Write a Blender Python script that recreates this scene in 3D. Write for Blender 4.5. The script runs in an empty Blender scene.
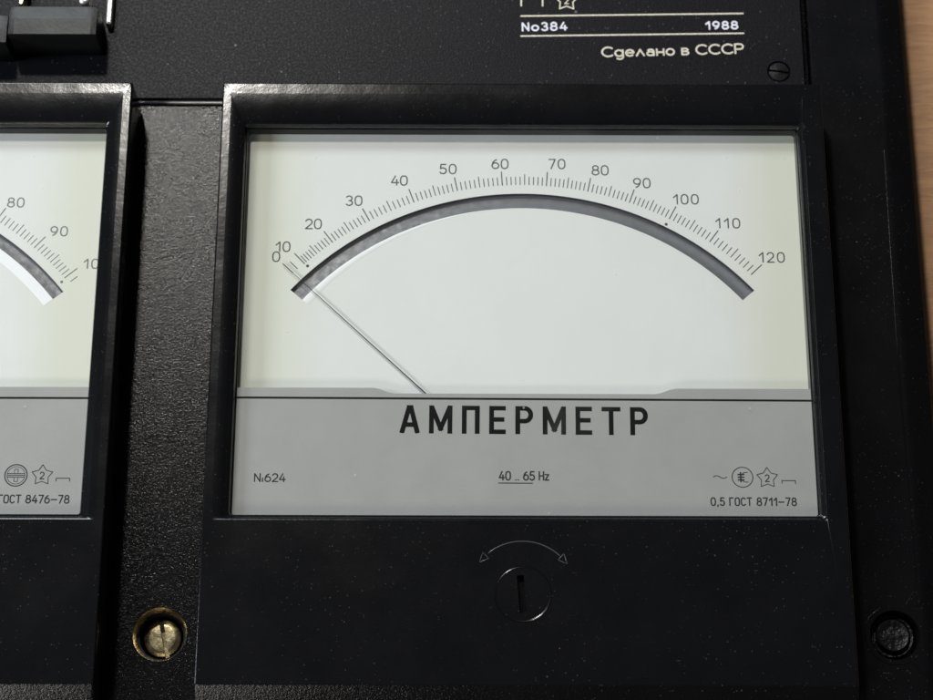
import bpy, bmesh, math, random
from mathutils import Vector, Matrix, noise
random.seed(7)
S = bpy.context.scene
C = S.collection
R = math.radians
MM = 0.001

# ------------------------------------------------------------------ camera
# World: x right, y up the instrument face, z out of the face. Origin = centre of the ammeter face, metres.
CAMX, CAMY, CAMZ = -0.015076, -0.167991, 0.479654
Xc = Vector((0.99999600, 0.00272752, 0.00081889))
Yc = Vector((0.00228838, -0.94077686, 0.33901869))
Zc = Vector((0.00169508, -0.33901544, -0.94077928))
rows = Matrix((Xc, Yc, Zc))            # world = rows @ camera-ray (x right, y down, z forward)
cam_d = bpy.data.cameras.new('camera')
cam = bpy.data.objects.new('camera', cam_d); C.objects.link(cam)
right = rows @ Vector((1, 0, 0)); up = rows @ Vector((0, -1, 0)); back = rows @ Vector((0, 0, -1))
M3 = Matrix((right, up, back)).transposed()
cam.matrix_world = Matrix.Translation((CAMX, CAMY, CAMZ)) @ M3.to_4x4()
cam_d.sensor_width = 36; cam_d.lens = 2000 / 933 * 36
cam_d.clip_start = 0.01; cam_d.clip_end = 50
cam_d.dof.use_dof = True; cam_d.dof.focus_distance = 0.508; cam_d.dof.aperture_fstop = 20
S.camera = cam

# ------------------------------------------------------------------ world, lamps, exposure
W = bpy.data.worlds.new('World'); S.world = W; W.use_nodes = True
W.node_tree.nodes['Background'].inputs[0].default_value = (0.80, 0.88, 1.0, 1)
W.node_tree.nodes['Background'].inputs[1].default_value = 0.038
def lamp(name, loc, target, size, power, col, size_y=None):
    d = bpy.data.lights.new(name, 'AREA'); d.energy = power; d.color = col
    d.size = size
    if size_y: d.shape = 'RECTANGLE'; d.size_y = size_y
    o = bpy.data.objects.new(name, d); C.objects.link(o); o.location = loc
    o.rotation_euler = (Vector(target) - Vector(loc)).to_track_quat('-Z', 'Y').to_euler()
    return o
lamp('key_lamp', (-0.262, 0.668, 1.03), (0, 0, 0), 0.085, 6.8, (1.0, 0.965, 0.90))
lamp('upper_window', (-0.52, 1.20, 1.00), (0, 0.05, 0), 0.62, 15.0, (0.88, 0.95, 1.0), 0.36)
lamp('side_window', (-1.15, -0.05, 0.64), (0, 0, 0), 0.34, 10.5, (0.80, 0.88, 1.0), 0.32)
lamp('low_fill', (-0.36, -0.60, 0.46), (-0.1, -0.08, 0), 0.16, 2.0, (1.0, 0.95, 0.88))  # added fill to brighten the lower edges and the brass fitting
vs = S.view_settings
vs.view_transform = 'Standard'; vs.look = 'None'; vs.exposure = 0; vs.gamma = 1

# ------------------------------------------------------------------ pixel -> millimetre on a plane z (photo is 933x700)
def Q(px, py, z=0.0):
    r = rows @ Vector((px - 466.5, py - 350.0, 2000.0))
    t = (z * MM - CAMZ) / r.z
    return Vector(((CAMX + t * r.x) / MM, (CAMY + t * r.y) / MM))

# ------------------------------------------------------------------ materials
class NT:
    def __init__(s, name):
        s.m = bpy.data.materials.new(name); s.m.use_nodes = True
        s.t = s.m.node_tree; s.b = s.t.nodes['Principled BSDF']
        s.co = s.n('ShaderNodeTexCoord').outputs['Object']
    def n(s, typ, **k):
        x = s.t.nodes.new(typ)
        for a, v in k.items(): setattr(x, a, v)
        return x
    def l(s, a, b): s.t.links.new(a, b)
    def noise(s, scale, detail=3, rough=0.6, co=None, dist=0.0):
        x = s.n('ShaderNodeTexNoise'); s.l(co or s.co, x.inputs['Vector'])
        x.inputs['Scale'].default_value = scale; x.inputs['Detail'].default_value = detail
        x.inputs['Roughness'].default_value = rough; x.inputs['Distortion'].default_value = dist
        return x.outputs['Fac']
    def ramp(s, fac, stops):
        x = s.n('ShaderNodeValToRGB'); s.l(fac, x.inputs[0]); e = x.color_ramp.elements
        while len(e) < len(stops): e.new(0.5)
        for i, (p, c) in enumerate(stops):
            e[i].position = p; e[i].color = (c, c, c, 1) if isinstance(c, (int, float)) else (*c, 1)
        return x.outputs[0]
    def math(s, op, a, b=None):
        x = s.n('ShaderNodeMath', operation=op)
        for i, v in enumerate((a, b)):
            if v is None: continue
            if isinstance(v, (int, float)): x.inputs[i].default_value = v
            else: s.l(v, x.inputs[i])
        return x.outputs[0]
    def mix(s, fac, a, b):
        x = s.n('ShaderNodeMix', data_type='RGBA')
        for key, v in ((0, fac), (6, a), (7, b)):
            if isinstance(v, (int, float)): x.inputs[key].default_value = v
            elif isinstance(v, tuple): x.inputs[key].default_value = (*v, 1)
            else: s.l(v, x.inputs[key])
        return x.outputs[2]
    def vscale(s, v):
        x = s.n('ShaderNodeMapping'); s.l(s.co, x.inputs['Vector']); x.inputs['Scale'].default_value = v
        return x.outputs[0]
    def specks(s, scale, size, thresh, co=None):
        """white dust specks: voronoi dots, only a few cells of which carry one"""
        v = s.n('ShaderNodeTexVoronoi'); s.l(co or s.co, v.inputs['Vector']); v.inputs['Scale'].default_value = scale
        sep = s.n('ShaderNodeSeparateColor'); s.l(v.outputs['Color'], sep.inputs[0])
        keep = s.math('GREATER_THAN', sep.outputs[0], thresh)
        rad = s.math('MULTIPLY', sep.outputs[1], size)
        dot = s.math('LESS_THAN', v.outputs['Distance'], rad)
        return s.math('MULTIPLY', dot, s.math('MULTIPLY', keep, sep.outputs[2]))
    def bump(s, h, dist, strength=1.0, prev=None):
        x = s.n('ShaderNodeBump'); s.l(h, x.inputs['Height'])
        x.inputs['Distance'].default_value = dist; x.inputs['Strength'].default_value = strength
        if prev: s.l(prev, x.inputs['Normal'])
        return x.outputs['Normal']
    def set(s, **k):
        names = dict(base='Base Color', rough='Roughness', metal='Metallic', spec='Specular IOR Level', normal='Normal', coat='Coat Weight')
        for a, v in k.items():
            i = s.b.inputs[names[a]]
            if isinstance(v, (int, float)): i.default_value = v
            elif isinstance(v, tuple): i.default_value = (*v, 1)
            else: s.l(v, i)
        return s.m

def black_plastic(name, base, rough, grain, gdist, dust, dthresh=0.90, spec=0.5, grain2=None, worm=None):
    t = NT(name)
    big = t.noise(60, 4)
    d1 = t.specks(600, 0.16, dthresh); d2 = t.specks(1700, 0.30, dthresh - 0.22)
    d = t.math('MULTIPLY', t.math('MAXIMUM', d1, d2), dust)
    d = t.math('MULTIPLY', d, t.ramp(t.noise(26, 3, 0.6), [(0.42, 0.10), (0.68, 1.0)]))
    sc = t.specks(150, 0.04, 0.9, t.vscale((0.35, 6, 1)))
    d = t.math('MAXIMUM', d, t.math('MULTIPLY', sc, dust))
    film = t.ramp(t.noise(38, 6, 0.7), [(0.42, base), (0.75, tuple(c * 1.35 for c in base))])
    col = t.mix(d, film, (0.55, 0.54, 0.52))
    r = t.math('ADD', t.ramp(big, [(0.3, rough - 0.02), (0.7, rough + 0.045)]), t.math('MULTIPLY', d, 0.4))
    if worm: r = t.ramp(t.noise(worm[0], 3, 0.6, None, 1.0), [(0.40, worm[1]), (0.58, worm[2])])
    nrm = t.bump(t.noise(grain, 3, 0.55), gdist)
    if grain2: nrm = t.bump(t.noise(*grain2[:3]), grain2[3], 1.0, nrm)
    return t.set(base=col, rough=r, normal=nrm, spec=spec)
M_frame = black_plastic('black_bakelite', (0.0042, 0.0042, 0.0046), 0.16, 1400, 0.000012, 0.13, 0.90, 0.36, (140, 4, 0.55, 0.00007))
M_case = black_plastic('black_case_plastic', (0.0036, 0.0036, 0.0041), 0.22, 1300, 0.00002, 0.19, 0.91, 0.32)
M_hammer = black_plastic('hammered_black_enamel', (0.0052, 0.0050, 0.0054), 0.19, 1300, 0.00006, 0.22, 0.90, 0.19, (2600, 2, 0.5, 0.000045), (1700, 0.10, 0.235))
M_knob = black_plastic('worn_black_knob', (0.0085, 0.009, 0.009), 0.42, 1300, 0.00004, 0.1, 0.97, 0.26, (130, 3, 0.5, 0.00022))
M_rough = black_plastic('rough_black_screw', (0.006, 0.006, 0.0065), 0.36, 700, 0.0004, 0.12, 0.9, 0.25, (260, 3, 0.6, 0.0007))
M_screwblack = black_plastic('blackened_screw', (0.007, 0.007, 0.0075), 0.30, 1500, 0.00006, 0.15, 0.9, 0.3)

t = NT('nameplate_enamel')
g = t.noise(2600, 2, 0.5)
d = t.math('MAXIMUM', t.math('MULTIPLY', t.specks(380, 0.16, 0.95), 0.35), t.math('MULTIPLY', t.specks(1500, 0.4, 0.80), 0.10))
M_plate = t.set(base=t.mix(d, t.ramp(t.noise(25, 5), [(0.3, (0.0095, 0.0094, 0.0115)), (0.7, (0.0115, 0.0110, 0.0125))]), (0.5, 0.5, 0.5)),
                rough=t.ramp(t.noise(1500, 2, 0.5), [(0.38, 0.30), (0.62, 0.46)]), normal=t.bump(g, 0.00006), spec=0.065)

t = NT('dial_paper')
spk = t.math('MAXIMUM', t.math('MULTIPLY', t.specks(170, 0.06, 0.93), 0.5), t.math('MULTIPLY', t.specks(420, 0.10, 0.95), 0.3))
pc = t.ramp(t.noise(30, 5, 0.65), [(0.30, (0.730, 0.730, 0.700)), (0.72, (0.765, 0.765, 0.742))])
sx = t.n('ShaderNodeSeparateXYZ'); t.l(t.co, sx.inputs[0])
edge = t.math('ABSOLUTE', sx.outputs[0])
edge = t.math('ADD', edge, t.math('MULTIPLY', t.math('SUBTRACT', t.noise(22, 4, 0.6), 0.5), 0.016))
shade_and_age = t.ramp(t.math('MULTIPLY', edge, 13.0), [(0.66, 0.0), (0.86, 0.85)])  # yellow side margins: shade inside the bezel painted into the dial colour
shade_and_age = t.math('MAXIMUM', shade_and_age, t.math('MULTIPLY', t.ramp(t.noise(14, 4, 0.6), [(0.50, 0.0), (0.75, 1.0)]), 0.30))
pc = t.mix(shade_and_age, pc, (0.665, 0.675, 0.560))
fib = t.mix(t.ramp(t.noise(2200, 2), [(0.35, 0.0), (0.65, 0.06)]), pc, (0.55, 0.56, 0.52))
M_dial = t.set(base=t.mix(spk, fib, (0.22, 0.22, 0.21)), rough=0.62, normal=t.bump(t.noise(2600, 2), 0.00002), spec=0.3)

t = NT('grey_cover_paint')
spk = t.math('MULTIPLY', t.specks(160, 0.07, 0.93), 0.5)
pc = t.ramp(t.noise(45, 5, 0.7), [(0.3, (0.330, 0.326, 0.315)), (0.7, (0.368, 0.364, 0.352))])
M_cover = t.set(base=t.mix(spk, pc, (0.75, 0.75, 0.75)), rough=0.55, normal=t.bump(t.noise(2400, 2), 0.000025), spec=0.3)

t = NT('painted_caustic'); M_white = t.set(base=(0.84, 0.85, 0.84), rough=0.5)  # white for the painted light below the mirror slots
def ink(name, col, lo=0.0):
    t = NT(name)
    w = t.ramp(t.noise(2600, 3, 0.7), [(0.30, tuple(min(1, c * 1.8 + lo) for c in col)), (0.5, col)])
    return t.set(base=w, rough=0.7, spec=0.12)
M_ink = ink('scale_ink', (0.085, 0.085, 0.085), 0.06); M_inkgrey = ink('worn_scale_ink', (0.17, 0.17, 0.165), 0.05)
M_inkdark = ink('title_ink', (0.004, 0.0034, 0.004), 0.003); M_inksym = ink('symbol_ink', (0.022, 0.021, 0.023), 0.02)
M_cream = ink('cream_print', (0.66, 0.60, 0.47)); M_violet = ink('white_stamp', (0.72, 0.70, 0.80))

t = NT('mirror_metal')
M_mirror = t.set(base=t.ramp(t.noise(240, 6, 0.75), [(0.36, (0.43, 0.435, 0.45)), (0.62, (0.50, 0.505, 0.52))]), metal=0.62, rough=t.ramp(t.noise(500, 6, 0.75), [(0.35, 0.10), (0.7, 0.19)]))
t = NT('lip_highlight'); M_lip_highlight = t.set(base=(0.62, 0.60, 0.60), metal=1.0, rough=t.ramp(t.noise(500, 3), [(0.35, 0.35), (0.7, 0.6)]), normal=t.bump(t.noise(900, 3), 0.00008))  # pale metal puts the edge highlight into the panel lip's colour
t = NT('slot_edge_metal'); M_slot = t.set(base=(0.20, 0.20, 0.215), metal=0.9, rough=0.30)
t = NT('needle_metal'); M_needle = t.set(base=(0.025, 0.025, 0.028), rough=0.6)
t = NT('brass')
M_brass = t.set(base=t.ramp(t.noise(420, 5, 0.7), [(0.3, (0.36, 0.29, 0.15)), (0.7, (0.84, 0.72, 0.47))]), metal=1.0,
                rough=t.ramp(t.noise(300, 3), [(0.3, 0.18), (0.7, 0.36)]), normal=t.bump(t.noise(900, 3), 0.00006))
t = NT('nickel'); M_nickel = t.set(base=(0.78, 0.75, 0.70), metal=1.0, rough=0.38, normal=t.bump(t.noise(900, 2), 0.00004))
t = NT('raised_moulded_line'); M_line = t.set(base=(0.05, 0.05, 0.052), rough=0.32)

t = NT('wood')
co = t.vscale((9, 60, 9)); co2 = t.vscale((2.5, 14, 3))
grain = t.noise(7, 8, 0.65, co, 1.2); blot = t.noise(4, 4, 0.6, co2, 0.6)
wc = t.ramp(grain, [(0.25, (0.36, 0.185, 0.085)), (0.55, (0.50, 0.270, 0.130)), (0.8, (0.60, 0.345, 0.180))])
M_wood = t.set(base=t.mix(t.ramp(blot, [(0.55, 0.0), (0.75, 0.55)]), wc, (0.26, 0.145, 0.085)), rough=0.45, normal=t.bump(grain, 0.0003))

m = bpy.data.materials.new('window_glass'); m.use_nodes = True; nt = m.node_tree
for x in list(nt.nodes):
    if x.type != 'OUTPUT_MATERIAL': nt.nodes.remove(x)
out = nt.nodes['Material Output']
tr = nt.nodes.new('ShaderNodeBsdfTransparent'); gl = nt.nodes.new('ShaderNodeBsdfGlossy'); gl.inputs['Roughness'].default_value = 0.02
lw = nt.nodes.new('ShaderNodeLayerWeight'); lw.inputs[0].default_value = 0.5
pw = nt.nodes.new('ShaderNodeMath'); pw.operation = 'POWER'; nt.links.new(lw.outputs['Facing'], pw.inputs[0]); pw.inputs[1].default_value = 5
ml = nt.nodes.new('ShaderNodeMath'); ml.operation = 'MULTIPLY_ADD'; nt.links.new(pw.outputs[0], ml.inputs[0]); ml.inputs[1].default_value = 0.96; ml.inputs[2].default_value = 0.042
mx = nt.nodes.new('ShaderNodeMixShader'); nt.links.new(ml.outputs[0], mx.inputs[0]); nt.links.new(tr.outputs[0], mx.inputs[1]); nt.links.new(gl.outputs[0], mx.inputs[2])
tr.inputs[0].default_value = (0.985, 0.988, 0.985, 1)
tc = nt.nodes.new('ShaderNodeTexCoord'); vo = nt.nodes.new('ShaderNodeTexVoronoi'); vo.inputs['Scale'].default_value = 330; nt.links.new(tc.outputs['Object'], vo.inputs['Vector'])
sp_ = nt.nodes.new('ShaderNodeSeparateColor'); nt.links.new(vo.outputs['Color'], sp_.inputs[0])
def mth(op, a, b):
    x = nt.nodes.new('ShaderNodeMath'); x.operation = op
    for i, v in enumerate((a, b)):
        if isinstance(v, (int, float)): x.inputs[i].default_value = v
        else: nt.links.new(v, x.inputs[i])
    return x.outputs[0]
dd = mth('MULTIPLY', mth('LESS_THAN', vo.outputs['Distance'], mth('MULTIPLY', sp_.outputs[1], 0.11)), mth('GREATER_THAN', sp_.outputs[0], 0.93))
sm = nt.nodes.new('ShaderNodeTexNoise'); sm.inputs['Scale'].default_value = 35; sm.inputs['Detail'].default_value = 6; sm.inputs['Distortion'].default_value = 1.5; nt.links.new(tc.outputs['Object'], sm.inputs['Vector'])
smr = nt.nodes.new('ShaderNodeMapRange'); nt.links.new(sm.outputs['Fac'], smr.inputs[0]); smr.inputs[1].default_value = 0.52; smr.inputs[2].default_value = 0.75; smr.inputs[3].default_value = 0.0; smr.inputs[4].default_value = 0.022
dd = mth('MAXIMUM', mth('MULTIPLY', dd, 0.35), smr.outputs[0])
df = nt.nodes.new('ShaderNodeBsdfDiffuse'); df.inputs[0].default_value = (0.62, 0.62, 0.6, 1)
mx2 = nt.nodes.new('ShaderNodeMixShader'); nt.links.new(dd, mx2.inputs[0]); nt.links.new(mx.outputs[0], mx2.inputs[1]); nt.links.new(df.outputs[0], mx2.inputs[2])
nt.links.new(mx2.outputs[0], out.inputs[0]); M_glass = m

# ------------------------------------------------------------------ object helpers (all shapes given in millimetres)
def thing(name, label, cat, loc=(0, 0, 0), group=None):
    o = bpy.data.objects.new(name, None); C.objects.link(o); o.empty_display_size = 0.01
    o.location = Vector(loc) * MM; o['label'] = label; o['category'] = cat
    if group: o['group'] = group
    return o
def obj(name, bm, mat, parent=None, smooth=None, org=(0, 0, 0)):
    """link a bmesh (mm, in world axes around org) as ONE mesh object"""
    me = bpy.data.meshes.new(name)
    bmesh.ops.scale(bm, vec=(MM, MM, MM), verts=bm.verts)
    bm.to_mesh(me); bm.free(); me.materials.append(mat)
    o = bpy.data.objects.new(name, me); C.objects.link(o)
    if parent: o.parent = parent
    o.location = Vector(org) * MM
    if smooth is not None:
        for p in me.polygons: p.use_smooth = True
        if smooth > 0: me.set_sharp_from_angle(angle=R(smooth))
    return o
def rect_ring(l, r, b, tp, cr, seg=5):
    pts = []
    for cx, cy, a in ((r - cr, tp - cr, 0), (l + cr, tp - cr, 90), (l + cr, b + cr, 180), (r - cr, b + cr, 270)):
        for k in range(seg + 1):
            q = R(a + 90 * k / seg); pts.append((cx + cr * math.cos(q), cy + cr * math.sin(q)))
    return pts
def loft(bm, rings, cyclic=False, cap0=False, cap1=False):
    vv = [[bm.verts.new((p[0], p[1], z if len(p) < 3 else p[2])) for p in ring] for ring, z in rings]
    n = len(vv[0]); N = len(vv)
    for i in range(N if cyclic else N - 1):
        a, b = vv[i], vv[(i + 1) % N]
        for k in range(n): bm.faces.new((a[k], a[(k + 1) % n], b[(k + 1) % n], b[k]))
    if cap0: bm.faces.new(list(reversed(vv[0])))
    if cap1: bm.faces.new(vv[-1])
    return vv
def box(bm, x0, x1, y0, y1, z0, z1, cr=0.0, bev=0.0):
    rr = lambda i: rect_ring(x0 + i, x1 - i, y0 + i, y1 - i, max(cr, 0.05))
    rings = [(rr(0), z0), (rr(0), z1 - bev)]
    if bev: rings += [(rr(bev * 0.3), z1 - bev * 0.3), (rr(bev), z1)]
    loft(bm, rings, cap0=True, cap1=True)
def circ(cx, cy, r, n=48): return [(cx + r * math.cos(2 * math.pi * k / n), cy + r * math.sin(2 * math.pi * k / n)) for k in range(n)]
def lathe(bm, cx, cy, prof, n=48, cap0=True, cap1=True):
    loft(bm, [(circ(cx, cy, r, n), z) for r, z in prof], cap0=cap0, cap1=cap1)
def cut(o, cutter_bm):
    """subtract a closed shape (mm, same space as o) from o's mesh"""
    me = bpy.data.meshes.new('cutter'); bmesh.ops.scale(cutter_bm, vec=(MM, MM, MM), verts=cutter_bm.verts)
    bmesh.ops.recalc_face_normals(cutter_bm, faces=cutter_bm.faces)
    cutter_bm.to_mesh(me); cutter_bm.free()
    c = bpy.data.objects.new('cutter', me); C.objects.link(c); c.matrix_world = Matrix.Translation(o.location)
    md = o.modifiers.new('cut', 'BOOLEAN'); md.operation = 'DIFFERENCE'; md.object = c; md.solver = 'EXACT'
    c.parent = o.parent
    bpy.context.view_layer.update()
    ev = o.evaluated_get(bpy.context.evaluated_depsgraph_get())
    new = bpy.data.meshes.new_from_object(ev); o.modifiers.clear(); o.data = new
    bpy.data.objects.remove(c); bpy.data.meshes.remove(me)

# ------------------------------------------------------------------ stroke lettering: flat printed ribbons
def arc(cx, cy, rx, ry, a0, a1, n=None):
    n = n or max(6, int(abs(a1 - a0) / 12))
    return [(cx + rx * math.cos(R(a0 + (a1 - a0) * k / n)), cy + ry * math.sin(R(a0 + (a1 - a0) * k / n))) for k in range(n + 1)]
def oval(w, y0=0.0, y1=1.0, x0=0.0, pw=2.5):
    cx, cy, rx, ry = x0 + w / 2, (y0 + y1) / 2, w / 2, (y1 - y0) / 2
    pts = []
    for k in range(32):
        q = 2 * math.pi * k / 32; c, s = math.cos(q), math.sin(q)
        pts.append((cx + rx * math.copysign(abs(c) ** (2 / pw), c), cy + ry * math.copysign(abs(s) ** (2 / pw), s)))
    return pts + [pts[0]]
SIX = [arc(0.29, 0.31, 0.29, 0.31, 120, 480), [(0.03, 0.40)] + arc(0.60, 0.40, 0.57, 0.60, 178, 112, 8)]
def star(cx, cy, r, inner=0.56):
    p = [(cx + (r if k % 2 == 0 else r * inner) * math.sin(math.pi * k / 5), cy + (r if k % 2 == 0 else r * inner) * math.cos(math.pi * k / 5)) for k in range(10)]
    return p + [p[0]]
G = {
 '0': (0.58, [oval(0.58)]),
 '1': (0.36, [[(0.0, 0.68), (0.32, 1.0)], [(0.32, 1.0), (0.32, 0.0)]]),
 '2': (0.56, [arc(0.28, 0.71, 0.27, 0.29, 165, -20) + [(0.50, 0.52), (0.02, 0.02)], [(0.0, 0.0), (0.58, 0.0)]]),
 '3': (0.54, [arc(0.25, 0.75, 0.25, 0.25, 150, -90), arc(0.26, 0.26, 0.28, 0.26, 88, -150)]),
 '4': (0.60, [[(0.34, 1.0), (0.0, 0.27)], [(0.0, 0.27), (0.62, 0.27)], [(0.45, 0.60), (0.45, 0.0)]]),
 '5': (0.54, [[(0.50, 1.0), (0.08, 1.0)], [(0.08, 1.0), (0.04, 0.55)], [(0.04, 0.55)] + arc(0.25, 0.31, 0.29, 0.31, 120, -150)]),
 '6': (0.58, SIX),
 '7': (0.54, [[(0.0, 1.0), (0.54, 1.0)], [(0.54, 1.0), (0.18, 0.0)]]),
 '8': (0.58, [arc(0.29, 0.76, 0.24, 0.24, -90, 270), arc(0.29, 0.27, 0.29, 0.27, 90, 450)]),
 '9': (0.58, [[(0.58 - x, 1 - y) for x, y in s] for s in SIX]),
 'А': (0.62, [[(0.0, 0.0), (0.27, 1.0)], [(0.35, 1.0), (0.62, 0.0)], [(0.27, 1.0), (0.35, 1.0)], [(0.10, 0.27), (0.52, 0.27)]]),
 'М': (0.78, [[(0.0, 0.0), (0.0, 1.0)], [(0.02, 1.0), (0.39, 0.12)], [(0.39, 0.12), (0.76, 1.0)], [(0.78, 1.0), (0.78, 0.0)]]),
 'П': (0.55, [[(0.0, 0.0), (0.0, 1.0)], [(0.0, 1.0), (0.55, 1.0)], [(0.55, 1.0), (0.55, 0.0)]]),
 'Е': (0.50, [[(0.0, 0.0), (0.0, 1.0)], [(0.0, 1.0), (0.5, 1.0)], [(0.0, 0.52), (0.44, 0.52)], [(0.0, 0.0), (0.5, 0.0)]]),
 'Р': (0.55, [[(0.0, 0.0), (0.0, 1.0)], [(0.0, 1.0), (0.30, 1.0)] + arc(0.30, 0.73, 0.25, 0.27, 85, -85) + [(0.30, 0.46), (0.0, 0.46)]]),
 'Т': (0.60, [[(0.0, 1.0), (0.60, 1.0)], [(0.30, 1.0), (0.30, 0.0)]]),
 'Г': (0.46, [[(0.0, 0.0), (0.0, 1.0)], [(0.0, 1.0), (0.46, 1.0)]]),
 'О': (0.56, [oval(0.56, pw=3.2)]),
 'С': (0.52, [arc(0.28, 0.68, 0.28, 0.32, 30, 180) + [(0.0, 0.5)] + arc(0.28, 0.32, 0.28, 0.32, 180, 330)]),
 'Ç': (0.84, [arc(0.50, 0.5, 0.50, 0.5, 48, 312)]),                     # wide round С
 'Ƥ': (0.66, [[(0.0, 0.0), (0.0, 1.0)], [(0.0, 1.0), (0.36, 1.0)] + arc(0.36, 0.72, 0.30, 0.28, 85, -85) + [(0.36, 0.44), (0.0, 0.44)]]),
 'N': (0.58, [[(0.0, 0.0), (0.0, 1.0)], [(0.0, 1.0), (0.58, 0.0)], [(0.58, 0.0), (0.58, 1.0)]]),
 'ı': (0.14, [[(0.07, 0.0), (0.07, 0.42)]]),
 'о': (0.62, [arc(0.31, 0.33, 0.31, 0.33, 0, 360)]),
 'H': (0.54, [[(0.0, 0.0), (0.0, 1.0)], [(0.54, 0.0), (0.54, 1.0)], [(0.0, 0.5), (0.54, 0.5)]]),
 'z': (0.42, [[(0.0, 0.66), (0.42, 0.66)], [(0.42, 0.66), (0.0, 0.0)], [(0.0, 0.0), (0.42, 0.0)]]),
 '.': (0.10, [[(0.05, 0.0), (0.05, 0.02)]]), ',': (0.12, [[(0.08, 0.04), (0.03, -0.14)]]),
 '-': (0.70, [[(0.0, 0.45), (0.70, 0.45)]]), ' ': (0.42, []), '_': (0.20, []),
 'g': (0.66, [arc(0.32, 0.33, 0.32, 0.33, 0, 360), [(0.64, 0.66), (0.64, -0.10)] + arc(0.36, -0.08, 0.28, 0.24, -10, -140)]),
 'е': (0.64, [[(0.03, 0.35), (0.63, 0.35)] , arc(0.32, 0.33, 0.32, 0.33, 4, 318)]),
 'л': (0.64, [[(0.0, 0.0), (0.30, 0.66)], [(0.30, 0.66), (0.62, 0.0)]]),
 'а': (0.58, [arc(0.27, 0.21, 0.27, 0.21, 0, 360), [(0.55, 0.0), (0.55, 0.40)] + arc(0.30, 0.42, 0.25, 0.24, 5, 150)]),
 'н': (0.56, [[(0.0, 0.0), (0.0, 0.66)], [(0.56, 0.0), (0.56, 0.66)], [(0.0, 0.33), (0.56, 0.33)]]),
 'в': (0.52, [[(0.0, 0.0), (0.0, 0.66)], [(0.0, 0.66), (0.28, 0.66)] + arc(0.28, 0.51, 0.19, 0.15, 85, -85) + [(0.28, 0.36), (0.0, 0.36)],
              [(0.28, 0.35)] + arc(0.30, 0.175, 0.22, 0.175, 85, -85) + [(0.28, 0.0), (0.0, 0.0)]]),
}
def ribbon(bm, pts, w, z, jit=0.0, butt=False):
    """one flat stroke with round ends; pts in mm"""
    P = [Vector(p) for p in pts]
    Q2 = [P[0]]
    for p in P[1:]:
        if (p - Q2[-1]).length > 1e-5: Q2.append(p)
    P = Q2
    if len(P) < 2: return
    closed = (P[0] - P[-1]).length < 1e-4 and len(P) > 3
    if closed: P = P[:-1]
    n = len(P); h = w / 2; L = []; Rr = []
    for i in range(n):
        a = P[i - 1] if (i > 0 or closed) else None
        b = P[(i + 1) % n] if (i < n - 1 or closed) else None
        d0 = (P[i] - a).normalized() if a is not None else None
        d1 = (b - P[i]).normalized() if b is not None else None
        d0 = d0 or d1; d1 = d1 or d0
        n0 = Vector((-d0.y, d0.x)); n1 = Vector((-d1.y, d1.x)); mm = (n0 + n1)
        mm = mm.normalized() if mm.length > 1e-6 else n0
        k = h / max(0.45, mm.dot(n1))
        k *= 1 + (random.uniform(-jit, jit) if jit else 0)
        L.append(P[i] + mm * k); Rr.append(P[i] - mm * k)
    vl = [bm.verts.new((p.x, p.y, z)) for p in L]; vr = [bm.verts.new((p.x, p.y, z)) for p in Rr]
    for i in range(n if closed else n - 1):
        j = (i + 1) % n; bm.faces.new((vr[i], vr[j], vl[j], vl[i]))
    if not closed:
        for c, d, s, e in ((P[0], P[0] - P[1], vl[0], vr[0]), (P[-1], P[-1] - P[-2], vr[-1], vl[-1])):
            d = d.normalized(); nn = Vector((-d.y, d.x)); arcv = []
            for k in range(1, 6):
                q = math.pi * k / 6; v = c + d * (h * 0.98 * min(1.0, 2.6 * math.sin(q)) if butt else h * 0.9 * math.sin(q)) + (-nn) * (h * math.cos(q) if not butt else h * (1, 0.97, 0, -0.97, -1)[k - 1])
                arcv.append(bm.verts.new((v.x, v.y, z)))
            bm.faces.new([s] + arcv + [e])
def strokes(bm, lst, fn, w, z, jit=0.0, butt=False):
    for i, s in enumerate(lst): ribbon(bm, [fn(p) for p in s], w, z + 0.008 * i, jit, butt)
def text_px(bm, txt, p0, p1, cap, w, z, space=None, base=0.0, org=(0, 0), jit=0.0, aspect=1.0, butt=False):
    """lettering on the plane z whose baseline runs between two points of that plane; cap height in mm"""
    a = Q(*p0, z) - Vector(org); b = Q(*p1, z) - Vector(org); d = b - a; Ln = d.length; u = d / Ln; v = Vector((-u.y, u.x))
    ws = [G[c][0] * cap * aspect for c in txt]
    inner = Ln - w
    gap = (inner - sum(ws)) / max(1, len(txt) - 1)
    x = w / 2; tb = bmesh.new() if butt else bm
    for c, gw in zip(txt, ws):
        def fn(p, x=x): return a + u * (x + p[0] * cap * aspect) + v * (w / 2 + p[1] * (cap - w))
        strokes(tb, G[c][1], fn, w, z + 0.012, jit, butt); x += gw + gap
    if butt:                                     # square letters: trim every stroke flush at base line and cap line
        for off, sg in ((0.0, -1), (cap, 1)):
            p = a + v * off
            bmesh.ops.bisect_plane(tb, geom=tb.verts[:] + tb.edges[:] + tb.faces[:], plane_co=(p.x, p.y, z), plane_no=(sg * v.x, sg * v.y, 0), clear_outer=True)
        me = bpy.data.meshes.new('t'); tb.to_mesh(me); tb.free(); bm.from_mesh(me); bpy.data.meshes.remove(me)
def fixup(bm):
    bmesh.ops.recalc_face_normals(bm, faces=bm.faces)
    for f in bm.faces:
        if f.normal.z < 0: f.normal_flip()
    return bm

# ================================================================== SETTING
bm = bmesh.new(); box(bm, -900, 900, -700, 900, -54, -34, 4, 2)
o = obj('tabletop', bm, M_wood); o['kind'] = 'structure'; o['label'] = 'brown wooden tabletop under the instrument'

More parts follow.
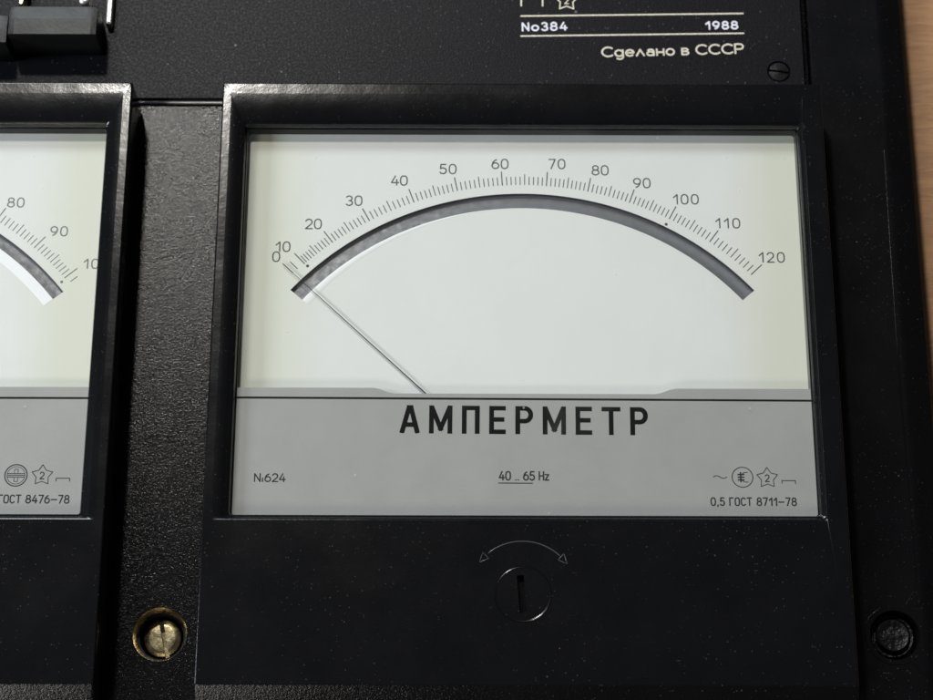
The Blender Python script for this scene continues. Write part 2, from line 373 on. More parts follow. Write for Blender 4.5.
# ================================================================== INSTRUMENT CASE
case = thing('instrument_case', 'large black plastic instrument case holding both meters, with lettered charcoal nameplate', 'instrument case', (0, 0, -34))
CO = (0, 0, 34)
PZ, RZ, NZ = -16.5, -15.0, -14.0
# housing: outer walls with the wide right-hand rim (chamfered outside, small bevel at the inner edge)
XL, XR, YB, YT = -300, 107.0, -150, 170
rings = []
def hr(i_out, z): rings.append((rect_ring(XL + i_out, XR - i_out, YB + i_out, YT - i_out, 8), z))
hr(1.0, -33.9); hr(0.0, -33); hr(0.0, -18.0); hr(0.9, -17.5); hr(5.6, RZ - 0.35); hr(6.2, RZ - 0.05); hr(7.2, RZ)
pk = lambda i, z: rings.append((rect_ring(-292 - i, 80.5 + i, -142 - i, 160 + i, 3), z))
pk(0.55, RZ); pk(0.15, RZ - 0.3); pk(0.0, RZ - 0.8); pk(0.0, -30); pk(0.0, -33.9)
bm = bmesh.new(); loft(bm, rings, cyclic=True); bmesh.ops.recalc_face_normals(bm, faces=bm.faces)
housing = obj('housing', bm, M_case, case, 30, CO)
bc = Q(895, 635, RZ)
cb = bmesh.new(); lathe(cb, bc.x, bc.y, [(6.0, RZ - 5), (6.1, RZ - 0.5), (6.9, RZ + 2)]); cut(housing, cb)
for p in housing.data.polygons: p.use_smooth = True
housing.data.set_sharp_from_angle(angle=R(30))
# moulding seams around the corner boss
def tube(bm, pts, r, z, n=6):
    """raised moulded line lying half in the surface"""
    P = [Vector((p[0], p[1], z)) for p in pts]; vv = []
    for i, p in enumerate(P):
        d = (P[min(i + 1, len(P) - 1)] - P[max(i - 1, 0)]).normalized(); s = Vector((-d.y, d.x, 0)); up = Vector((0, 0, 1))
        rr = r * (0.35 if i in (0, len(P) - 1) else 1)
        vv.append([bm.verts.new(p + s * rr * math.cos(2 * math.pi * k / n) + up * rr * math.sin(2 * math.pi * k / n)) for k in range(n)])
    for a, b in zip(vv, vv[1:]):
        for k in range(n): bm.faces.new((a[k], a[(k + 1) % n], b[(k + 1) % n], b[k]))
    bm.faces.new(vv[0][::-1]); bm.faces.new(vv[-1])
bm = bmesh.new()
for pts in ([(884, 150), (893, 290), (901, 400), (912, 520), (916, 575), (914, 592), (905, 606)], [(911, 607), (918, 605), (925, 600)],
            [(908, 652), (911, 662), (918, 668), (921, 674)], ):
    tube(bm, [Q(*p, RZ) for p in pts], 0.16, RZ)
tube(bm, [(bc.x + 7.5 * math.cos(R(q)), bc.y + 7.5 * math.sin(R(q))) for q in range(120, 330, 10)], 0.14, RZ)
bmesh.ops.recalc_face_normals(bm, faces=bm.faces)
obj('moulding_seam', bm, M_case, case, 60, CO)
# corner screw in its recess
bm = bmesh.new()
lathe(bm, bc.x - 0.25, bc.y + 0.1, [(5.6, RZ - 4.9), (5.6, RZ - 2.6), (5.2, RZ - 2.2), (4.7, RZ - 2.3), (4.5, RZ - 2.9), (4.25, RZ - 2.9), (4.1, RZ - 1.1), (3.8, RZ - 0.8), (3.4, RZ - 0.95), (2.0, RZ - 1.1), (0.4, RZ - 1.0)])
bmesh.ops.recalc_face_normals(bm, faces=bm.faces)
for v in bm.verts:
    if v.co.z > RZ - 1.3 and math.hypot(v.co.x - bc.x, v.co.y - bc.y) < 3.6:
        v.co.z += 0.25 * noise.noise(v.co * 1.1)
cs = obj('corner_screw', bm, M_rough, case, 50, CO)

# front panel between the meters, hammered enamel, with a deep lined screw hole and a lip along the nameplate
bm = bmesh.new(); loft(bm, [(rect_ring(-291.5, 80.0, -141.5, 159.5, 2), PZ - 4), (rect_ring(-291.5, 80.0, -141.5, 159.5, 2), PZ)], cap0=True, cap1=True)
bmesh.ops.recalc_face_normals(bm, faces=bm.faces)
panel = obj('front_panel', bm, M_hammer, case, 30, CO)
hc = Q(159.5, 634, PZ)
cb = bmesh.new(); lathe(cb, hc.x, hc.y, [(6.85, PZ - 9), (6.85, PZ - 0.2), (7.1, PZ + 2)], 64); cut(panel, cb)
for p in panel.data.polygons: p.use_smooth = True
panel.data.set_sharp_from_angle(angle=R(30))
pe = Q(180, 98.3, NZ).y; ly = Q(180, 102.6, PZ + 0.8).y
bm = bmesh.new()
prof = [(pe + 2.5, PZ - 0.5), (pe + 2.5, PZ + 0.78), (ly + 0.35, PZ + 0.8), (ly + 0.05, PZ + 0.7), (ly - 0.1, PZ + 0.45), (ly - 0.15, PZ - 0.5)]
v0 = [bm.verts.new((-290, y, z)) for y, z in prof]; v1 = [bm.verts.new((79.5, y, z)) for y, z in prof]
for k in range(len(prof) - 1): bm.faces.new((v0[k], v0[k + 1], v1[k + 1], v1[k]))
bm.faces.new(v0[::-1]); bm.faces.new(v1); bm.faces.new((v0[0], v1[0], v1[-1], v0[-1]))
bmesh.ops.recalc_face_normals(bm, faces=bm.faces)
obj('panel_lip', bm, M_lip_highlight, case, 50, CO)
# brass fitting
bm = bmesh.new()
def turned(name, prof, mat):
    bm = bmesh.new(); loft(bm, [(circ(hc.x, hc.y, r, 64), z) for r, z in prof], cyclic=True); bmesh.ops.recalc_face_normals(bm, faces=bm.faces)
    return obj(name, bm, mat, case, 30, CO)
turned('brass_socket', [(6.84, PZ - 0.5), (6.0, PZ - 3.4), (6.05, PZ - 3.7), (6.84, PZ - 3.7)], M_brass)
turned('bore', [(5.6, PZ - 3.8), (5.6, PZ - 9.5), (6.84, PZ - 9.5), (6.84, PZ - 3.8)], M_screwblack)
bm = bmesh.new(); lathe(bm, hc.x, hc.y, [(4.75, PZ - 9.6), (4.75, PZ - 5.75), (4.62, PZ - 5.55), (4.0, PZ - 5.28), (3.35, PZ - 5.08), (3.2, PZ - 5.06), (0.5, PZ - 5.05)], 64); bmesh.ops.recalc_face_normals(bm, faces=bm.faces)
so = obj('slotted_screw', bm, M_brass, case, 20, CO)
cb = bmesh.new()
v = [Vector((-0.55, -8, 0)), Vector((0.55, -8, 0)), Vector((0.55, 8, 0)), Vector((-0.55, 8, 0))]
rot = Matrix.Rotation(R(12), 3, 'Z'); pts = [(rot @ q) for q in v]
loft(cb, [([(hc.x + 0.4 + q.x, hc.y + q.y) for q in pts], PZ - 7.2), ([(hc.x + 0.4 + q.x, hc.y + q.y) for q in pts], PZ - 2)], cap0=True, cap1=True); cut(so, cb)

# nameplate
bm = bmesh.new(); py0 = Q(180, 98.3, NZ).y; px1 = Q(802.2, 40, NZ).x
box(bm, -290, px1, py0, 158, NZ - 1.7, NZ, 0.4, 0.15)
bmesh.ops.recalc_face_normals(bm, faces=bm.faces)
plate = obj('nameplate', bm, M_plate, case, 30, CO)
bm = bmesh.new()
for a, b in (((521, 16.2), (743, 13.6)), ((521, 36.2), (743.5, 33.4))): ribbon(bm, [Q(*a, NZ), Q(*b, NZ)], 0.45, NZ + 0.012)
text_px(bm, 'Çgелано_в_ÇÇÇƤ', (601.5, 57.6), (744.5, 54.0), 3.35, 0.52, NZ)
for xx in (521.2, 542.6): ribbon(bm, [Q(xx, 6, NZ), Q(xx, -5, NZ)], 0.42, NZ + 0.012)
ribbon(bm, [Q(521.2, -5, NZ), Q(542.6, -5.2, NZ)], 0.42, NZ + 0.02)
sc = Q(566.5, 0.5, NZ); sp = star(0, 0, 3.3)
for k in range(10): ribbon(bm, [sc + Vector(sp[k]), sc + Vector(sp[k + 1])], 0.36, NZ + 0.012 + 0.006 * k)
strokes(bm, G['2'][1], lambda p: sc + Vector((-0.5 + p[0] * 1.8, -1.05 + p[1] * 2.1)), 0.3, NZ + 0.012)
obj('print', fixup(bm), M_cream, plate).location = (0, 0, 0)
bm = bmesh.new()
text_px(bm, 'Nо384', (521.8, 31.6), (567.5, 30.8), 2.85, 0.50, NZ, jit=0.1)
obj('serial_stamp', fixup(bm), M_violet, plate); bm = bmesh.new()
text_px(bm, '1988', (705.5, 30.0), (738.5, 29.6), 2.75, 0.50, NZ, jit=0.1)
obj('year_stamp', fixup(bm), M_violet, plate)
sc = Q(779, 71.5, NZ)
cb = bmesh.new(); lathe(cb, sc.x, sc.y, [(3.2, NZ - 1.2), (3.2, NZ - 0.3), (3.6, NZ + 2)]); cut(plate, cb)
bm = bmesh.new(); lathe(bm, sc.x, sc.y, [(2.95, NZ - 1.6), (2.95, NZ - 0.5), (2.7, NZ - 0.15), (0.4, NZ + 0.05)]); bmesh.ops.recalc_face_normals(bm, faces=bm.faces)
ps = obj('screw', bm, M_screwblack, plate, 40)
cb = bmesh.new(); rot = Matrix.Rotation(R(-8), 3, 'Z')
pts = [rot @ Vector(q) for q in ((-5, -0.33, 0), (5, -0.33, 0), (5, 0.33, 0), (-5, 0.33, 0))]
loft(cb, [([(sc.x + q.x, sc.y + q.y) for q in pts], NZ - 1.0), ([(sc.x + q.x, sc.y + q.y) for q in pts], NZ + 3)], cap0=True, cap1=True); cut(ps, cb)

# ================================================================== METERS
LIPX, LIPT, LIPB = 74.3, 69.8, -38.8
DZ, CZ = -6.5, -4.0
def rr4(l, r, t, b, cr): return rect_ring(-80 + l, 80 - r, -80.8 + b, 80.8 - t, cr)
def make_frame(root, narrow_right=False):
    rings = [(rr4(2, 2, 2, 0, 0.5), PZ + 0.05), (rr4(1.2, 1.2, 1.2, -1, 0.5), PZ + 0.6), (rr4(0, 0, 0, -3.4, 0.5), PZ + 1.6), (rr4(0.0, 0.0, 0.0, -3.85, 0.5), -2.3)]
    # front: crisp outer edge, flat shoulder, then a rounded fall towards the window; long sloped edge at the bottom
    rings.append((rr4(0, 0, 0, -3.3, 0.5), -1.9))
    rings.append((rr4(0.0, 0.0, 0.0, -0.55, 0.5), -0.42)); rings.append((rr4(0.06, 0.06, 0.06, -0.2, 0.5), -0.2)); rings.append((rr4(0.2, 0.2, 0.2, 0.0, 0.6), -0.06))
    rings.append((rr4(0.42, 0.42, 0.5, 0.3, 0.7), 0.0))
    for a, tp, b, z in ((2.3, 3.2, 40.9, -0.02), (3.1, 5.0, 41.15, -0.10), (3.9, 6.8, 41.35, -0.26), (4.5, 8.4, 41.55, -0.48), (4.95, 9.6, 41.72, -0.72), (5.2, 10.4, 41.88, -0.90)):
        rings.append((rr4(a, (5.05 + 0.05 * a) if narrow_right and a > 2 else a, tp, b, 0.8), z))
    def inner(i, z, cr=0.8): rings.append((rect_ring(-LIPX + i, LIPX - i, LIPB + i, LIPT - i, cr), z))
    inner(-0.30, -1.0, 1.0); inner(-0.16, -1.04, 1.0); inner(0.0, -1.12); inner(0.55, -1.55); inner(0.78, -2.3); inner(0.80, -2.35); inner(0.80, -3.6)
    inner(1.1, -3.62); inner(1.2, -7.6); inner(1.2, -9)
    inner(-2, -9.1)
    bm = bmesh.new(); loft(bm, rings, cyclic=True); bmesh.ops.recalc_face_normals(bm, faces=bm.faces)
    o = obj('frame', bm, M_frame, root, 32)
    o.data.materials.append(M_hammer)             # the lower edge keeps the hammered enamel of the panel
    for p in o.data.polygons:
        if p.center.y < -80.85 * MM and p.normal.y < -0.3 and p.center.z < -0.1 * MM: p.material_index = 1
    return o
def cover_mesh():
    l, r, t1, t2, b = -75, 75, -4.0, -5.5, -40.5
    xs = [Q(374, 388, CZ).x, Q(394, 393, CZ).x, Q(655, 393, CZ).x, Q(676, 388, CZ).x]
    pts = [(r, b), (r, t1), (xs[3], t1), (xs[3] - 1.6, t1 - 0.35), (xs[2] + 1.4, t2 + 0.25), (xs[2], t2), (xs[1], t2), (xs[1] - 1.4, t2 + 0.25), (xs[0] + 1.6, t1 - 0.35), (xs[0], t1), (l, t1), (l, b)]
    bm = bmesh.new(); loft(bm, [(pts, CZ - 0.7), (pts, CZ - 0.06), ([(x, y - (0.06 if y > b else 0)) for x, y in pts], CZ)], cap0=True, cap1=True)
    bmesh.ops.recalc_face_normals(bm, faces=bm.faces); return bm
def slot_dial(r0, r1, a0, a1, cy):
    """dial plate with an arc slot cut through it"""
    bm = bmesh.new(); box(bm, -75.5, 75.5, -40, 69.0, DZ - 1.4, DZ, 0.2)
    bmesh.ops.recalc_face_normals(bm, faces=bm.faces)
    return bm
def arc_solid(r0, r1, a0, a1, cy, z0, z1, n=90, cx=0.0):
    bm = bmesh.new()
    f = lambda rv, a: (cx + rv * math.cos(R(a)), cy + rv * math.sin(R(a)))
    A = [a0 + (a1 - a0) * k / n for k in range(n + 1)]
    ring = [f(r1, a) for a in A] + [f(r0, a) for a in reversed(A)]
    loft(bm, [(ring, z0), (ring, z1)])
    # caps as quads
    bm.verts.ensure_lookup_table(); m = len(ring)
    for base in (0, m):
        for k in range(n): bm.faces.new((bm.verts[base + k], bm.verts[base + k + 1], bm.verts[base + m - 2 - k], bm.verts[base + m - 1 - k]))
    bmesh.ops.recalc_face_normals(bm, faces=bm.faces); return bm
def make_meter(name, label, cat, mx, cy, rm0, rm1, am0, am1):
    root = thing(name, label, cat, (mx, 0, PZ)); root.location = (mx * MM, 0, 0)
    fr = make_frame(root, name == 'ammeter')
    # adjuster screw in its bore
    ax, ay = -0.7, -58.5
    cb = bmesh.new(); lathe(cb, ax, ay, [(7.0, -2.5), (7.0, -0.05), (7.1, 1)], 64)
    me = fr
    fr.location = (0, 0, 0)
    cut_local(fr, cb)
    for p in fr.data.polygons: p.use_smooth = True
    fr.data.set_sharp_from_angle(angle=R(32))
    bm = bmesh.new(); lathe(bm, ax, ay, [(6.93, -2.45), (6.93, -0.10), (6.90, 0.0), (6.78, 0.03), (6.62, 0.0), (6.5, -0.03)], 64); bmesh.ops.recalc_face_normals(bm, faces=bm.faces)
    ad = obj('adjuster_screw', bm, M_frame, root, 12)
    rot = Matrix.Rotation(R(4), 3, 'Z'); pts = [rot @ Vector(q) for q in ((-0.85, -4.6, 0), (0.85, -4.6, 0), (0.85, 4.8, 0), (-0.85, 4.8, 0))]
    cb = bmesh.new(); loft(cb, [([(ax - 0.3 + q.x, ay + q.y) for q in pts], -1.9), ([(ax - 0.3 + q.x, ay + q.y) for q in pts], 3)], cap0=True, cap1=True); cut_local(ad, cb)
    # moulded double arrow above it
    bm = bmesh.new(); rA = 13.3
    pa = lambda a, rv=rA: (ax + rv * math.cos(R(a)), ay + rv * math.sin(R(a)))
    tube(bm, [pa(a) for a in range(46, 133, 3)], 0.17, 0.0)
    for a0, dr in ((46, -1), (132, 1)):
        tip = pa(a0 + 11 * dr); b1 = pa(a0 + dr * 1, rA + 1.05); b2 = pa(a0 + dr * 1, rA - 1.05)
        for p, q in ((tip, b1), (tip, b2), (b1, b2)):
            tube(bm, [p, ((p[0] + q[0]) / 2, (p[1] + q[1]) / 2), q], 0.13, 0.0)
    bmesh.ops.recalc_face_normals(bm, faces=bm.faces); obj('arrow_mark', bm, M_line, root, 60)
    bm = bmesh.new(); box(bm, -LIPX + 0.9, LIPX - 0.9, LIPB + 0.9, LIPT - 0.9, -3.4, -2.5, 0.5)
    bmesh.ops.recalc_face_normals(bm, faces=bm.faces); obj('glass', bm, M_glass, root, 30)
    bm = bmesh.new(); box(bm, -75.5, 75.5, -40, 69.0, DZ - 1.4, DZ, 0.2); bmesh.ops.recalc_face_normals(bm, faces=bm.faces)
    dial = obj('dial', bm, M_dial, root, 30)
    cut_local(dial, arc_solid(rm0, rm1, am0, am1, cy, DZ - 3, DZ + 2))
    dial.data.materials.append(M_slot)            # bare metal edge of the slot
    for p in dial.data.polygons:
        if abs(p.normal.z) < 0.5 and abs(p.center.x) < 74 * MM and p.center.y < 66 * MM: p.material_index = 1
    bm = arc_solid(rm0 - 2, rm1 + 2, am0 - 2, am1 + 2, cy, DZ - 2.2, DZ - 1.42); obj('mirror_strip', bm, M_mirror, dial, 30)
    cover = obj('grey_cover', cover_mesh(), M_cover, root, 30)
    return root, fr, dial, cover
def cut_local(o, cb):
    par, loc = o.parent, o.location.copy(); o.parent = None; o.location = (0, 0, 0)
    cut(o, cb); o.parent = par; o.location = loc
def interp(xs, ys, x):
    """smooth monotone interpolation through the printed divisions"""
    n = len(xs)
    i = max(0, min(n - 2, next((k for k in range(n - 1) if x <= xs[k + 1]), n - 2)))
    def sl(k):
        if k == 0: return (ys[1] - ys[0]) / (xs[1] - xs[0])
        if k == n - 1: return (ys[-1] - ys[-2]) / (xs[-1] - xs[-2])
        return (ys[k + 1] - ys[k - 1]) / (xs[k + 1] - xs[k - 1])
    h = xs[i + 1] - xs[i]; tt = (x - xs[i]) / h; a, b = ys[i], ys[i + 1]; m0, m1 = sl(i) * h, sl(i + 1) * h
    return (2 * tt**3 - 3 * tt**2 + 1) * a + (tt**3 - 2 * tt**2 + tt) * m0 + (-2 * tt**3 + 3 * tt**2) * b + (tt**3 - tt**2) * m1

# ---------------------------------------------------------------- ammeter (centre of the photograph)
CY = -29.0
amm, fr, dial, cover = make_meter('ammeter', 'square black ammeter in the middle, its needle at zero on a scale to 120', 'ammeter', 0, CY, 76.2, 80.4, 41.2, 139.0)
maj = [(0, 282.7, 263.6), (10, 294.3, 253.3), (20, 323.6, 231), (30, 362.4, 208.6), (40, 409.2, 190), (50, 454.5, 177.8), (60, 501.4, 172.2), (70, 547.3, 173.6),
       (80, 590.3, 179.6), (90, 633.6, 191.3), (100, 674.9, 208.6), (110, 716.9, 232.3), (120, 760.2, 266.2)]
vals = [m[0] for m in maj]; angs = []
for v_, x_, y_ in maj:
    q = Q(x_, y_, DZ); angs.append(math.degrees(math.atan2(q.y - CY, q.x)))
def tick(bm, a, r0, r1, w, cx=0.0, cy=CY, z=DZ + 0.012):
    ribbon(bm, [(cx + r0 * math.cos(R(a)), cy + r0 * math.sin(R(a))), (cx + r1 * math.cos(R(a)), cy + r1 * math.sin(R(a)))], w, z)
bm = bmesh.new()
RI, RS, RM, RB = 83.0, 85.25, 86.0, 86.9
for k in range(121):
    if 0 < k < 10 and k != 5: continue
    tick(bm, interp(vals, angs, k), RI + (0.3 if k in (0, 5) else 0), RB if k % 10 == 0 else (RM if k % 5 == 0 else RS), 0.30 if k % 10 == 0 else 0.25)
for x_, y_ in ((307.6, 266), (666.2, 224.4)):
    q = Q(x_, y_, DZ); f_ = [bm.verts.new((q.x + 0.42 * math.cos(R(a)), q.y + 0.42 * math.sin(R(a)), DZ + 0.014)) for a in range(0, 360, 30)]; bm.faces.new(f_)
obj('scale_marks', fixup(bm), M_ink, dial)
bm = bmesh.new()
for txt, x_, y_, hw in (('0', 275.5, 256.5, 3.6), ('10', 282.8, 246.5, 7.6), ('20', 313.3, 223.7, 8.5), ('30', 353.9, 200.4, 8.5), ('40', 399.3, 180.2, 8.5), ('50', 448, 168.7, 8.6), ('60', 500, 163.6, 8.6),
                        ('70', 557, 163.7, 8.6), ('80', 600.2, 170, 8.6), ('90', 642, 182.8, 8.8), ('100', 686, 199, 13), ('110', 728, 223, 12.5), ('120', 772, 257.2, 13.2)):
    text_px(bm, txt, (x_ - hw, y_ + 5.6), (x_ + hw, y_ + 5.65), 3.05, 0.36, DZ)
obj('scale_numbers', fixup(bm), M_ink, dial)
# light thrown below the mirror slot, painted as a tapering white strip
def caustic_strip(parent, cy, rr, a_wide, a_thin, wmax, wmin, name='mirror_caustic'):
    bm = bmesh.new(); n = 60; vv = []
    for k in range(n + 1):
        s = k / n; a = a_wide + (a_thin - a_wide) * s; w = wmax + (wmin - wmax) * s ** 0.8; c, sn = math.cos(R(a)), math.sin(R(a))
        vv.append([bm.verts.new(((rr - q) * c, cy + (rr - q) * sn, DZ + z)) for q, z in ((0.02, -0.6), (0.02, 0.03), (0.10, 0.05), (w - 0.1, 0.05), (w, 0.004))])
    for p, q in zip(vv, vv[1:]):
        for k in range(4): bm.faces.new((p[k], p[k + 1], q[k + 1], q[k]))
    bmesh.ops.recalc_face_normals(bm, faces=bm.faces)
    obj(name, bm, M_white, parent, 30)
caustic_strip(dial, CY, 76.2, 139.0, 97, 2.3, 0.25)
# needle: slim tapered pointer from under the grey cover to the zero mark
bm = bmesh.new(); n1 = Q(282.0, 262.9, DZ + 0.9); n0 = Vector((0, -28.6)); d_ = (n1 - n0); L_ = d_.length; u_ = d_ / L_; v_ = Vector((-u_.y, u_.x))
st = []
for s, w, h in ((0.02, 0.46, 0.4), (0.45, 0.34, 0.4), (0.75, 0.26, 0.4), (0.93, 0.17, 0.4), (1.0, 0.10, 0.4)):
    p = n0 + d_ * s; z = DZ + 0.7
    st.append([(p.x - v_.x * w / 2, p.y - v_.y * w / 2, z), (p.x, p.y, z + 0.25), (p.x + v_.x * w / 2, p.y + v_.y * w / 2, z), (p.x, p.y, z - h * 0.4)])
vv = [[bm.verts.new(q) for q in r_] for r_ in st]
for a, b in zip(vv, vv[1:]):
    for k in range(4): bm.faces.new((a[k], a[(k + 1) % 4], b[(k + 1) % 4], b[k]))
bm.faces.new(vv[0]); bm.faces.new(vv[-1]); bmesh.ops.recalc_face_normals(bm, faces=bm.faces)
obj('needle', bm, M_needle, amm)
# printing on the grey cover
bm = bmesh.new(); text_px(bm, 'АМПЕРМЕТР', (399.8, 433.2), (648.3, 435.4), 7.5, 1.22, CZ, jit=0.03, aspect=0.80, butt=True)
obj('title', fixup(bm), M_inkdark, cover)
bm = bmesh.new(); ya = Q(300, 397.6, CZ).y; yb = Q(760, 400.6, CZ).y
ribbon(bm, [(-73.8, ya), (0, (ya + yb) / 2), (73.8, yb)], 0.55, CZ + 0.012); obj('rule_line', fixup(bm), M_inkdark, cover)
bm = bmesh.new()
text_px(bm, 'Nı624', (253.8, 482), (285.6, 482.2), 2.35, 0.33, CZ, jit=0.08)
obj('serial_number', fixup(bm), M_inksym, cover); bm = bmesh.new()
text_px(bm, '40_.._65_Hz', (498.6, 480.6), (549.4, 480.8), 2.55, 0.38, CZ, aspect=0.78)
ribbon(bm, [Q(498.6, 483, CZ), Q(532.5, 483.2, CZ)], 0.27, CZ + 0.012)
obj('frequency_range', fixup(bm), M_inksym, cover); bm = bmesh.new()
text_px(bm, '0,5_ГОСТ_8711-78', (710.6, 506), (797.2, 506.2), 2.30, 0.36, CZ, aspect=0.80)
obj('lettering', fixup(bm), M_inksym, cover)
def sym_star(bm, c, z, r=2.75, cr=0.2, num=True):
    sp = star(0, 0, r, 0.58)
    for k in range(10): ribbon(bm, [c + Vector(sp[k]), c + Vector(sp[k + 1])], cr, z + 0.012 + 0.004 * k)
    strokes(bm, G['2'][1], lambda p: c + Vector((-0.52 + p[0] * 1.75, -0.95 + p[1] * 1.75)), 0.28, z + 0.012)
def sym_bracket(bm, c, z, w=3.4, h=0.75):
    ribbon(bm, [c + Vector((-w / 2, -h)), c + Vector((-w / 2, 0))], 0.22, z + 0.012); ribbon(bm, [c + Vector((-w / 2, 0)), c + Vector((w / 2, 0))], 0.22, z + 0.018)
    ribbon(bm, [c + Vector((w / 2, 0)), c + Vector((w / 2, -h))], 0.22, z + 0.024)
bm = bmesh.new()
c = Q(720, 477, CZ); ribbon(bm, [c + Vector((-1.7 + 3.4 * k / 16, 0.35 * math.sin(2 * math.pi * k / 16))) for k in range(17)], 0.22, CZ + 0.012)
c = Q(742.5, 477.2, CZ); ribbon(bm, [c + Vector(p) for p in arc(0, 0, 2.6, 2.6, 0, 360, 40)], 0.24, CZ + 0.012)
ribbon(bm, [c + Vector((-0.45, -1.15)), c + Vector((-0.45, 1.15))], 0.42, CZ + 0.02)
for i, dy in enumerate((-0.7, 0.0, 0.7)): ribbon(bm, [c + Vector((-1.1, dy)), c + Vector((0.35, dy))], 0.36, CZ + 0.026 + 0.006 * i)
ribbon(bm, [c + Vector((0.0, 0.9)), c + Vector((0.4, 1.2)), c + Vector((1.3, 1.3))], 0.18, CZ + 0.05); ribbon(bm, [c + Vector((0.0, -0.9)), c + Vector((0.4, -1.2)), c + Vector((1.4, -1.3))], 0.18, CZ + 0.056)
sym_star(bm, Q(767.3, 477.9, CZ), CZ)
sym_bracket(bm, Q(788.6, 480.6, CZ), CZ)
obj('symbols', fixup(bm), M_inksym, cover)

# ---------------------------------------------------------------- second meter, cut off by the left edge of the photograph
MX = -184.2
m2, fr2, dial2, cover2 = make_meter('panel_meter', 'black meter cut off by the left edge, its pale dial ending at 100', 'meter', MX, CY, 79.4, 82.7, 39.0, 141.0)
R2 = 89.3
lab = {100: 41.0, 90: 49.15, 80: 58.0, 70: 67.3, 60: 76.8, 50: 86.3, 40: 95.8, 30: 105.3, 20: 114.8, 10: 124, 0: 133}
vs2 = sorted(lab); as2 = [lab[k] for k in vs2]
bm = bmesh.new()
for k in range(101): tick(bm, interp(vs2, as2, k), 85.3, R2 if k % 10 == 0 else (88.3 if k % 5 == 0 else 87.6), 0.30 if k % 10 == 0 else 0.25)
tick(bm, lab[100] - 1.2, 85.9, 88.0, 0.25)
q = Q(61.7, 282, DZ); f_ = [bm.verts.new((q.x - MX + 0.4 * math.cos(R(a)), q.y + 0.4 * math.sin(R(a)), DZ + 0.014)) for a in range(0, 360, 30)]; bm.faces.new(f_)
obj('scale_marks', fixup(bm), M_inkgrey, dial2)
bm = bmesh.new()
for txt, x0, x1, yb_ in (('80', 6.8, 24.2, 207.6), ('90', 49.8, 67.6, 236.4), ('100', 83, 109, 269)):
    text_px(bm, txt, (x0, yb_), (x1, yb_ + 0.1), 2.95, 0.36, DZ, org=(MX, 0))
obj('scale_numbers', fixup(bm), M_inkgrey, dial2)
caustic_strip(dial2, CY, 79.4, 39.0, 141.0, 2.9, 2.9)
bm = bmesh.new(); ribbon(bm, [(-73.8, -7.0), (73.8, -7.0)], 0.55, CZ + 0.012); obj('rule_line', fixup(bm), M_inkdark, cover2)
bm = bmesh.new(); text_px(bm, 'ГОСТ_8476-78', (-2.5, 503.4), (69.4, 503.8), 2.35, 0.36, CZ, org=(MX, 0), aspect=0.82); obj('lettering', fixup(bm), M_inksym, cover2)
bm = bmesh.new(); o2 = Vector((MX, 0))
c = Q(16, 475.3, CZ) - o2
ribbon(bm, [c + Vector(p) for p in arc(0, 0, 2.8, 2.8, 0, 360, 40)], 0.30, CZ + 0.012); ribbon(bm, [c + Vector(p) for p in arc(0, 0, 2.25, 2.25, 0, 360, 40)], 0.16, CZ + 0.012)
for i, dy in enumerate((-0.45, 0.0, 0.45)): ribbon(bm, [c + Vector((-2.1, dy)), c + Vector((2.1, dy))], 0.2, CZ + 0.03)
for sg in (1, -1):
    ribbon(bm, [c + Vector((-0.45, sg * 0.7)), c + Vector((-0.45, sg * 1.6)), c + Vector((0.45, sg * 1.6)), c + Vector((0.45, sg * 0.7))], 0.16, CZ + 0.036)
sym_star(bm, Q(42.2, 475.2, CZ) - o2, CZ)
sym_bracket(bm, Q(63, 478.2, CZ) - o2, CZ)
obj('symbols', fixup(bm), M_inksym, cover2)

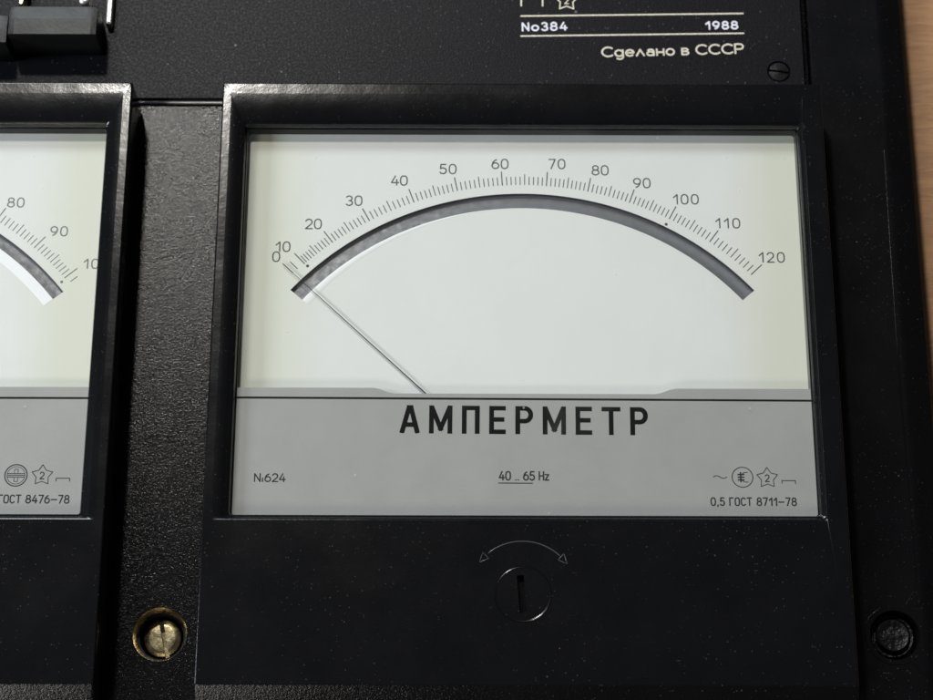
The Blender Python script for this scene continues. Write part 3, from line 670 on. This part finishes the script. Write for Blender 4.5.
# ================================================================== SWITCHES on the nameplate
def bar_switch(label, x0, x1, y0, y1, ztop, post, group):
    root = thing('switch', label, 'switch', ((x0 + x1) / 2, (y0 + y1) / 2, NZ), group)
    og = (root.location / MM)
    bm = bmesh.new(); xm = (y0 + (y1 - y0) * 0.56); b = 0.35
    prof = [(y0 + 0.15, NZ + 0.05), (y0, ztop - 0.55 - b), (y0 + b, ztop - 0.1), (xm - 0.2, ztop), (xm + 0.2, ztop - 0.04), (y1 - b, ztop - 0.75), (y1, ztop - 0.75 - b), (y1 - 0.15, NZ + 0.05)]
    n = 16; vv = []
    for k in range(n + 1):
        x = x0 + (x1 - x0) * k / n; e = 0.35 if k in (0, n) else 0.0
        xx = x + (0.0)
        cy_ = (y0 + y1) / 2
        vv.append([bm.verts.new((xx - og.x, cy_ + (y - cy_) * (1 - e * 0.06) - og.y, (z - e * 0.8 if z > NZ + 1 else z) - og.z)) for y, z in prof])
    for a, c_ in zip(vv, vv[1:]):
        for k in range(len(prof)): bm.faces.new((a[k], a[(k + 1) % len(prof)], c_[(k + 1) % len(prof)], c_[k]))
    bm.faces.new(vv[0]); bm.faces.new(vv[-1]); bmesh.ops.recalc_face_normals(bm, faces=bm.faces)
    obj('knob', bm, M_knob, root, 25)
    return root, og
sw, og = bar_switch('black bar-shaped switch knob with worn grey top beside a bright metal post', -139.4, -115.6, 96.1, 105.5, -2.0, True, 'bar switches on the nameplate')
def part_rel(name, bm, mat, root, og, sm=40):
    bmesh.ops.translate(bm, vec=-og, verts=bm.verts); bmesh.ops.recalc_face_normals(bm, faces=bm.faces); return obj(name, bm, mat, root, sm)
a = Q(105.4, 24, -11); b = Q(111.4, 24, -11)
bm = bmesh.new(); box(bm, a.x, b.x, a.y, a.y + 22, NZ + 0.02, -11, 0.5, 0.5); part_rel('metal_post', bm, M_nickel, sw, og)
a = Q(84, 4.0, -8); bm = bmesh.new(); lathe(bm, a.x, a.y + 1.6, [(1.7, NZ + 0.02), (1.7, -8.6), (1.3, -8.1), (0.4, -7.9)], 24); part_rel('metal_stud', bm, M_nickel, sw, og)
a = Q(20.7, 5, -8); bm = bmesh.new(); box(bm, a.x - 0.75, a.x + 0.75, a.y, a.y + 16, NZ + 0.02, -8, 0.4, 0.4); part_rel('brass_post', bm, M_brass, sw, og)
sw2, og2 = bar_switch('second black bar-shaped switch knob, cut off by the left edge of the photo', Q(-90, 25, -3).x, Q(6.8, 25, -3).x, Q(0, 43, -3).y, Q(0, 13, -3).y, -3.0, False, 'bar switches on the nameplate')

# large plane faces keep their own normal (no shading gradient bleeding in from rounded edges)
for o in S.objects:
    if o.type == 'MESH':
        for p in o.data.polygons:
            if p.area > 6e-6 and abs(p.normal.z) > 0.9995: p.use_smooth = False
